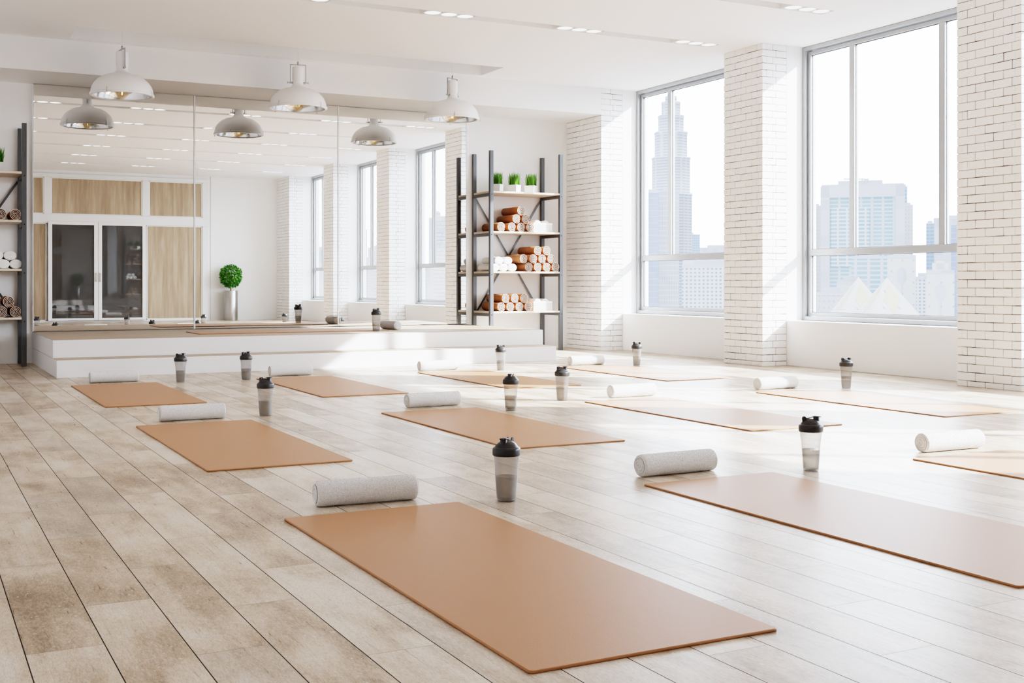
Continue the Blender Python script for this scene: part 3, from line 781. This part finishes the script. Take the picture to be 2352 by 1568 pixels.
# baskets
def make_basket():
    o = MB(); W, D, H = .235, .29, .105
    hw, hd = W / 2, D / 2
    nr = 7; rh = .011
    def strip(xa, ya, xb, yb, z, r, flip):
        n = int(math.hypot(xb - xa, yb - ya) / .029); dx, dy = (xb - xa), (yb - ya); L_ = math.hypot(dx, dy); nx, ny = dy / L_, -dx / L_
        pts = []
        K = n * 6
        for k in range(K + 1):
            t = k / K; off = .003 * sin(pi * (t * n) + (pi if flip else 0))
            pts.append((xa + dx * t + nx * off, ya + dy * t + ny * off, z))
        o.tube(pts, r, 6)
    for k in range(nr):
        z = .007 + k * rh
        fl = k % 2
        strip(-hw, -hd, hw, -hd, z, .0046, fl); strip(hw, -hd, hw, hd, z, .0046, fl); strip(hw, hd, -hw, hd, z, .0046, fl); strip(-hw, hd, -hw, -hd, z, .0046, fl)
    for (x0, x1, y0, y1) in ((-hw - .004, hw + .004, -hd - .004, -hd + .004), (-hw - .004, hw + .004, hd - .004, hd + .004), (-hw - .004, -hw + .004, -hd, hd), (hw - .004, hw + .004, -hd, hd)):
        o.box(x0, x1, y0, y1, .083, .105, 0, .002)
    for (x0, x1, y0, y1) in ((-hw, hw, -hd + .003, -hd + .006), (-hw, hw, hd - .006, hd - .003), (-hw + .003, -hw + .006, -hd, hd), (hw - .006, hw - .003, -hd, hd)):
        o.box(x0, x1, y0, y1, .002, .09)
    o.box(-hw, hw, -hd, hd, 0, .004)
    return o.build('wicker_basket', M['basket'])
bk = make_basket(); tag(bk, '', 'basket')
rt = towel_mesh('rolled_white_towel', .046, .045, .25, M['towelw'], 0, 40, .003, 3.2); tag(rt, '', 'towel')
for i, (zz, xc, nm) in enumerate(((SZ[2], 6.300, 'third shelf from below'), (SZ[0], 6.300, 'lowest shelf'))):
    place(bk, i == 0, (xc, 11.535, zz), 0, "white woven basket on the right unit's %s" % nm, 'white woven baskets')
    for j, (dx, w) in enumerate(((-.053, 'left'), (.047, 'right'))):
        place(rt, i == 0 and j == 0, (xc + dx, 11.535, zz + .045), pi / 2, "%s white rolled towel in the basket on the %s" % (w, nm), 'rolled white towels in the baskets')

# potted grass
def make_grass():
    o = empty('potted_grass'); tag(o, '', 'potted plant')
    m = MB(); s = .058; h = .09
    vs = []; fs = []
    for (q, z) in ((.052, 0), (.058, h), (.053, h), (.051, h - .012)):
        vs += [(-q, -q, z), (q, -q, z), (q, q, z), (-q, q, z)]
    for i in range(3):
        for k in range(4): fs.append((i * 4 + k, i * 4 + (k + 1) % 4, i * 4 + 4 + (k + 1) % 4, i * 4 + 4 + k))
    fs.append((3, 2, 1, 0)); m.add(vs, fs); m.build('pot', M['pot'], o)
    m = MB(); m.box(-.050, .050, -.050, .050, h - .03, h - .012); m.build('soil', M['soil'], o)
    m = MB(); rr = random.Random(11)
    for _ in range(330):
        x, y = rr.uniform(-.046, .046), rr.uniform(-.046, .046); hh = rr.uniform(.09, .165); a = rr.uniform(0, 2 * pi); w = .0022
        lx, ly = x * .25 + rr.uniform(-.012, .012), y * .25 + rr.uniform(-.012, .012)
        c, s_ = cos(a) * w, sin(a) * w; z0 = h - .012
        vs = []
        for t, k in ((0, 1), (.5, .9), (.85, .5)):
            px, py = x + lx * t * t, y + ly * t * t
            vs += [(px - c * k, py - s_ * k, z0 + hh * t), (px + c * k, py + s_ * k, z0 + hh * t)]
        vs.append((x + lx, y + ly, z0 + hh))
        m.add(vs, [(0, 1, 3, 2), (2, 3, 5, 4), (4, 5, 6)], 0, True)
    m.build('grass_blades', M['grass'], o)
    return o
gr = make_grass()
for i, (x, y, rz, lb) in enumerate(((5.795, 11.53, .75, 'leftmost white pot of grass on top of the right shelf'), (6.010, 11.53, .62, 'middle white pot of grass on top of the right shelf'),
                                    (6.225, 11.53, .70, 'rightmost white pot of grass on top of the right shelf'), (.725, 11.53, .0, 'white pot of grass on the left shelf, cut by the edge'))):
    place(gr, i == 0, (x, y, SZ[3]), rz, lb, 'white pots of grass')

# topiary seen in the mirror
tp = empty('topiary_tree', (5.82, -.05, 0)); tag(tp, 'round leafy topiary in a tall steel cylinder pot, seen in the mirror', 'potted tree')
m = MB(); m.lathe([(.001, 0), (.136, 0), (.137, .003), (.137, .597), (.135, .6), (.130, .6), (.129, .57)], 64); m.build('pot', M['steel'], tp)
m = MB(); m.lathe([(.129, .575), (.001, .58)], 32, smooth=False); m.build('soil', M['soil'], tp)
m = MB(); m.tube([(0, 0, .57), (.005, 0, .66), (-.004, .002, .75), (0, 0, .9)], .012, 10)
for k in range(14):
    a = k * 2.4; e = .4 + .08 * (k % 5)
    m.tube([(0, 0, .78 + .008 * k), (.16 * cos(a), .15 * sin(a) * .6, .90 + .13 * sin(k * 1.7))], .004, 5)
m.build('trunk', M['bark'], tp)
m = MB(); rr = random.Random(5)
for k in range(1700):
    z = 1 - 2 * (k + .5) / 1700; ph = k * 2.39996; q = sqrt(1 - z * z)
    n = Vector((q * cos(ph), q * sin(ph), z)); r = .205 * rr.uniform(.80, 1.03) * (1 + .03 * sin(5 * ph) * sin(4 * z))
    p = Vector((0, 0, .900)) + Vector((n.x * r, n.y * r * .85, n.z * r * 1.08))
    up = (Vector((0, 0, -.6)) + n * .7 + Vector((rr.uniform(-.6, .6), rr.uniform(-.6, .6), rr.uniform(-.3, .6)))).normalized()
    sd = up.cross(n + Vector((rr.uniform(-.4, .4), rr.uniform(-.4, .4), rr.uniform(-.4, .4)))).normalized(); l = rr.uniform(.034, .052); w = l * .30
    md = up.cross(sd) * .003
    m.add([p, p + up * l * .45 + sd * w + md, p + up * l, p + up * l * .45 - sd * w + md], [(0, 1, 2, 3)])
tag(m.build('foliage', M['leaf'], tp), 'bright green leaves')
# keep the leaves clear of the wall
for v in tp.children[-1].data.vertices:
    if v.co.y < -.24: v.co.y = -.24

# ------------------------------------------------------------------ the city outside
YAW = radians(27.43); FX = 2676.0; HV = 650.3
def ray(u, dep, mir=False):
    a = (u - 1176) / FX; x = dep * (sin(YAW) + a * cos(YAW)); y = dep * (cos(YAW) - a * sin(YAW))
    return (x, 2 * YM - y) if mir else (x, y)
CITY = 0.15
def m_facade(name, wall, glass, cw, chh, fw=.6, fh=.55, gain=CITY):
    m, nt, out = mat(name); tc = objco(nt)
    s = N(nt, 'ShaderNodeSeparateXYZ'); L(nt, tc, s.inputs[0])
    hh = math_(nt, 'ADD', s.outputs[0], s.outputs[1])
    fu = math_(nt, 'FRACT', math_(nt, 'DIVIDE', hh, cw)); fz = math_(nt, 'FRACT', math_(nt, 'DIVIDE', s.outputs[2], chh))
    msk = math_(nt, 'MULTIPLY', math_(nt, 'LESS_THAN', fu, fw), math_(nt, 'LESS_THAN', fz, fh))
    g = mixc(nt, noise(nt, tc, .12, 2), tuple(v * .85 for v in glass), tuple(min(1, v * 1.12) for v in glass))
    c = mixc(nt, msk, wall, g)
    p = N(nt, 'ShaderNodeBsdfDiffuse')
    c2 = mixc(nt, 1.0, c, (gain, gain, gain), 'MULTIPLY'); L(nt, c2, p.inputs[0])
    e = N(nt, 'ShaderNodeEmission'); L(nt, mixc(nt, 1.0, c, (0.90, 0.94, 1.0), 'MULTIPLY'), e.inputs[0]); e.inputs[1].default_value = 0.62  # distance haze painted as a self-glow of the facade colour
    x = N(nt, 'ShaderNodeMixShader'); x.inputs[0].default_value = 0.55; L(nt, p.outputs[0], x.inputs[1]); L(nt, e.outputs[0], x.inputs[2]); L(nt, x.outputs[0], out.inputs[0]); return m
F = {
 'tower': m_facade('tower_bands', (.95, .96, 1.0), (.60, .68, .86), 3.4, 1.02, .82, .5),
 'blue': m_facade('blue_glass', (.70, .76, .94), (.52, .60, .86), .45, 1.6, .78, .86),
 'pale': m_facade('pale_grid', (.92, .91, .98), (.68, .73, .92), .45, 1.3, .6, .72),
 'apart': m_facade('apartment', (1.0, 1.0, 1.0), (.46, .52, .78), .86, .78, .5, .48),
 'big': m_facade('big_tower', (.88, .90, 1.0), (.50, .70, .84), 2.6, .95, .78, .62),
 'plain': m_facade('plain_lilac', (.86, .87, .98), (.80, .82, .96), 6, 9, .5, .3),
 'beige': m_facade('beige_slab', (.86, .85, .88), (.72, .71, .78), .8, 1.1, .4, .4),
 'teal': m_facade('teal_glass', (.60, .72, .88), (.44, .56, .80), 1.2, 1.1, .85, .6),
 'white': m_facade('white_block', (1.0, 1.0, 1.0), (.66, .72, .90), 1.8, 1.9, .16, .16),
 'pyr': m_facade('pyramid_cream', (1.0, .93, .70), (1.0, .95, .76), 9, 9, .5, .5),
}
BK = []
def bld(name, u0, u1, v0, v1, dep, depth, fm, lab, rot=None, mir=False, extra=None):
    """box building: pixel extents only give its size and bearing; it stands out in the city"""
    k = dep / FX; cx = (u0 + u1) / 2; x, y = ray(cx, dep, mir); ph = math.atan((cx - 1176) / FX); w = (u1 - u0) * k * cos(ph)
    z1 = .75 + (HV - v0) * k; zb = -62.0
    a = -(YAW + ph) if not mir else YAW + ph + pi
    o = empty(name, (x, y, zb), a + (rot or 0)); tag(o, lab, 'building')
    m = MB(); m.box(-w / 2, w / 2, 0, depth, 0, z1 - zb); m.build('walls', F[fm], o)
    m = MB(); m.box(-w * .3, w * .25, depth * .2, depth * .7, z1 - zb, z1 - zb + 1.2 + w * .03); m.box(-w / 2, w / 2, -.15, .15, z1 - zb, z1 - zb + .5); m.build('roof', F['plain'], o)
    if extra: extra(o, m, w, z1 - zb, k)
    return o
# stepped round tower
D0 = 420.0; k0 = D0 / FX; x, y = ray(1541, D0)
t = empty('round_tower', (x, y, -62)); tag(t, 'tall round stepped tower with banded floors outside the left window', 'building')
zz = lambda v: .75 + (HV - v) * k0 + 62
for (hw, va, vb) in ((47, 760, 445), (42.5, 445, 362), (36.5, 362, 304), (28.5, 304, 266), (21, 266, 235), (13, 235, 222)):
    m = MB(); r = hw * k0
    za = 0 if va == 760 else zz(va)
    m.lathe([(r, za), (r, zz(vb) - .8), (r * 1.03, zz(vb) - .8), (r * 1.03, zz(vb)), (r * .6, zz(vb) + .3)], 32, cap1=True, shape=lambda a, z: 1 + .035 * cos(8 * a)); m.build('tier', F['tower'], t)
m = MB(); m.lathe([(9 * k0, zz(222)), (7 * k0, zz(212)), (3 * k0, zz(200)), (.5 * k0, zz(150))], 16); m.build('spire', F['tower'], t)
bld('office_tower', 1474, 1513, 443, 760, 300, 26, 'blue', 'blue glass office tower at the left of the nearer window')
bld('office_tower', 1513, 1560, 441, 760, 305, 20, 'pale', 'pale gridded office block before the round tower')
bld('office_tower', 1588, 1609, 540, 760, 520, 20, 'teal', 'small distant blue tower right of the round tower', .5)
bld('apartment_block', 1566, 1700, 612, 760, 240, 20, 'apart', 'white apartment block with rows of small square windows')
bld('apartment_block', 1568, 1690, 596, 760, 268, 14, 'white', 'white rooftop storey behind the apartment block parapet')
bld('low_block', 1600, 1720, 570, 760, 700, 30, 'plain', 'faint distant pale block on the skyline')
bld('low_block', 1440, 1500, 640, 760, 360, 30, 'plain', 'faint pale block low behind the blue office tower')
# big tower right window
def crane(o, m_, w, h, k):
    m = MB(); m.bar((0, 3, h), (0, 3, h + 2.2), .35, .35); m.bar((-w * .23, 3, h + 2.1), (w * .08, 3, h + 1.9), .25, .3); m.bar((w * .02, 3, h + 1.6), (w * .08, 3, h + 1.6), .8, .7)
    m.build('crane', F['beige'], o)
def bigx(o, m_, w, h, k):
    crane(o, m_, w, h, k)
    m = MB(); m.box(-w / 2 - .2, w / 2 + .2, -1.2, 0, h - 26 * k, h); m.box(-w / 2 - .2, -w / 2 + 18 * k, -1.2, 0, 0, h); m.box(w / 2 - 18 * k, w / 2 + .2, -1.2, 0, 0, h); m.build('portal_frame', F['plain'], o)
    m = MB(); m.box(-w / 2 + 22 * k, w * .08, -1.0, 0, h - 185 * k, h - 50 * k); m.build('window_bay', m_big2, o)
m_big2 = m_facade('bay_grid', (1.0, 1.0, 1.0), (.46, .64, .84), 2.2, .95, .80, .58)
bld('tower_block', 1886, 2075, 427, 760, 290, 24, 'big', 'broad tower block with a white portal frame and a crane on top', extra=bigx)
bld('tower_block', 1866, 1886, 476, 760, 318, 20, 'beige', 'narrow beige tower slab at the left side of the broad tower')
bld('tower_block', 2075, 2097, 474, 760, 318, 20, 'beige', 'narrow beige tower slab at the right side of the broad tower')
bld('tower_block', 2070, 2084, 431, 760, 350, 12, 'teal', 'thin pale blue slab rising behind the broad tower')
bld('tower_block', 2127, 2146, 515, 760, 352, 18, 'teal', 'blue glass tower left of the right mullion')
bld('tower_block', 2144, 2230, 503, 760, 385, 26, 'plain', 'pale tower top behind the blue glass towers')
bld('tower_block', 2184, 2260, 517, 760, 320, 26, 'blue', 'dark blue tower beside the right hand pillar')
def deco(o, m_, w, h, k):
    m = MB(); m.box(-w * .3, w * .3, .5, 14, h, h + 9 * k + 1)
    m.box(-w * .15, w * .15, .5, 12, h + 9 * k, h + 14 * k + 1); m.build('stepped_top', F['white'], o)
    pts = [(0, 20), (9.5, 12), (9.5, -10), (0, -20), (-9.5, -10), (-9.5, 12)]
    c = h - 14 * k - 2; m = MB(); m.add([(px * k, -.15, c + pz * k) for px, pz in pts] + [(px * k, .1, c + pz * k) for px, pz in pts], [(5, 4, 3, 2, 1, 0)] + [(i, (i + 1) % 6, 6 + (i + 1) % 6, 6 + i) for i in range(6)])
    m.box(-.35 * k * 3, .35 * k * 3, -.15, .1, 0, c - 20 * k); m.build('hexagon_ornament', F['plain'], o)
bld('white_tower', 2038, 2104, 592, 760, 200, 14, 'white', 'white stepped tower with a hexagon ornament, nearer the left', extra=deco)
bld('white_tower', 2128, 2192, 627, 760, 185, 14, 'white', 'white stepped tower with a hexagon ornament beside the pillar', extra=deco)
bld('low_block', 1955, 2042, 594, 760, 240, 12, 'big', 'low office wing with blue windows behind the pyramids')
bld('low_block', 1922, 1992, 652, 760, 215, 12, 'white', 'low white block directly behind the left pyramid')
bld('low_block', 1876, 1950, 678, 760, 200, 14, 'beige', 'low pale block with dark window bands at the lower left')
bld('low_block', 2100, 2140, 640, 760, 260, 14, 'apart', 'narrow white block between the two ornamented towers')
bld('low_block', 2196, 2420, 560, 760, 440, 20, 'pale', 'pale block hidden beyond the right pillar')
bld('low_block', 1700, 1880, 600, 760, 500, 20, 'pale', 'distant pale block behind the middle pillar')
def pyramid(u, v, hw, dep, lab):
    k = dep / FX; x, y = ray(u, dep); zt = .75 + (HV - v) * k; zb = .75 + (HV - 745) * k
    o = empty('pyramid_roof', (x, y, zb), -YAW - math.atan((u - 1176) / FX) + .30); tag(o, lab, 'building')
    m = MB(); w = hw * k * .92; h = zt - zb
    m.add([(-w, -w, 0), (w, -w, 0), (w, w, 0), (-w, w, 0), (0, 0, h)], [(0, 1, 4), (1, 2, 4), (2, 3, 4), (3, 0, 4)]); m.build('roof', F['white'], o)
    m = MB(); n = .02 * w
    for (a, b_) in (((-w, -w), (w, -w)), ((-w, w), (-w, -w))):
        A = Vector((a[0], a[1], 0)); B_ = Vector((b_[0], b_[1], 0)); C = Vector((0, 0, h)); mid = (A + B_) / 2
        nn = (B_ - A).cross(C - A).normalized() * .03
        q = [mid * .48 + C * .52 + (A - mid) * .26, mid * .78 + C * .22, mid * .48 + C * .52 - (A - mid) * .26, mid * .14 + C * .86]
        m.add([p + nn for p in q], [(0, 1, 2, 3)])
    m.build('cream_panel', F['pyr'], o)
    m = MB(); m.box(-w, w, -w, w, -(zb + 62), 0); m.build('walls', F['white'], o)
pyramid(1972, 636, 74, 150, 'white pyramid roof with a cream diamond, left one')
pyramid(2037, 637, 78, 140, 'white pyramid roof with a cream diamond, right one')
# buildings seen through the mirror
bld('tower_block', 985, 1040, 503, 760, 420, 26, 'teal', 'grey blue slab tower seen in the mirror window by the shelf', mir=True)
bld('tower_block', 998, 1012, 491, 760, 452, 18, 'beige', 'roof house on the slab tower seen in the mirror', mir=True)
bld('apartment_block', 962, 985, 640, 760, 300, 20, 'apart', 'white apartment block low in the mirror window', mir=True)
bld('apartment_block', 988, 1030, 578, 760, 330, 16, 'white', 'white block below the slab tower in the mirror', mir=True)
bld('apartment_block', 968, 1010, 615, 760, 360, 16, 'pale', 'pale mid rise block in the mirror window', mir=True)
bld('tower_block', 832, 843, 530, 760, 420, 20, 'blue', 'slim blue tower in the middle mirror window', mir=True)
bld('apartment_block', 828, 850, 600, 760, 340, 20, 'apart', 'white flats low in the middle mirror window', mir=True)
bld('apartment_block', 845, 880, 572, 760, 380, 20, 'pale', 'pale flats at the right of the middle mirror window', mir=True)
bld('apartment_block', 722, 745, 575, 760, 380, 20, 'teal', 'blue green block in the farthest mirror window', mir=True)
bld('low_block', 716, 760, 612, 760, 330, 20, 'white', 'white block low in the farthest mirror window', mir=True)
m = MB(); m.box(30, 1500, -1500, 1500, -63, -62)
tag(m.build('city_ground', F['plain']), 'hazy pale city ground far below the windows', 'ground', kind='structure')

# ------------------------------------------------------------------ light
w = bpy.data.worlds.new('world'); sc.world = w; w.use_nodes = True; nt = w.node_tree; nt.nodes.clear()
out = nt.nodes.new('ShaderNodeOutputWorld'); bg = nt.nodes.new('ShaderNodeBackground')
tc = nt.nodes.new('ShaderNodeTexCoord').outputs['Generated']
f = noise(nt, mapping(nt, tc, (2.5, 2.5, 7)), 1.0, 5, 0.55)
c = ramp(nt, f, [(0.35, (0.85, 0.915, 1.0)), (0.62, (0.91, 0.955, 1.0))])
L(nt, c, bg.inputs[0]); bg.inputs[1].default_value = 5.0; L(nt, bg.outputs[0], out.inputs[0])
sun = bpy.data.lights.new('sun', 'SUN'); sun.energy = 8.0; sun.angle = radians(0.8); sun.color = (1.0, 0.98, 0.955)
so = bpy.data.objects.new('sun', sun); COL.objects.link(so)
so.rotation_euler = Vector((1.42, -1.0, 0.975)).to_track_quat('Z', 'Y').to_euler()
for i, (y0, y1) in enumerate(WIN):
    a = bpy.data.lights.new('window_portal', 'AREA'); a.shape = 'RECTANGLE'; a.size = y1 - y0; a.size_y = ZC - .41
    a.cycles.is_portal = True
    ao = bpy.data.objects.new('window_portal', a); COL.objects.link(ao); ao.location = (XO + .02, (y0 + y1) / 2, (ZC + .41) / 2)
    ao.rotation_euler = Vector((1, 0, 0)).to_track_quat('Z', 'Y').to_euler()

# ------------------------------------------------------------------ camera
cam = bpy.data.cameras.new('camera'); co = bpy.data.objects.new('camera', cam); COL.objects.link(co)
cam.sensor_fit = 'HORIZONTAL'; cam.sensor_width = 36; cam.lens = 36 * FX / 2352; cam.shift_y = -(784 - HV) / 2352
cam.clip_start = .05; cam.clip_end = 4000
co.location = (0, 0, 0.75); co.rotation_euler = (pi / 2, 0, -YAW); sc.camera = co

cy = sc.cycles
cy.max_bounces = 14; cy.diffuse_bounces = 8; cy.glossy_bounces = 6; cy.transparent_max_bounces = 16; cy.transmission_bounces = 6
cy.sample_clamp_indirect = 8.0; cy.caustics_reflective = False; cy.caustics_refractive = False
cy.use_denoising = True; cy.use_adaptive_sampling = True; cy.adaptive_threshold = 0.02
sc.view_settings.view_transform = 'Filmic'; sc.view_settings.look = 'Very High Contrast'; sc.view_settings.exposure = 1.25; sc.view_settings.gamma = 1.0
sc.view_settings.use_white_balance = True; sc.view_settings.white_balance_temperature = 6120; sc.view_settings.white_balance_tint = 10
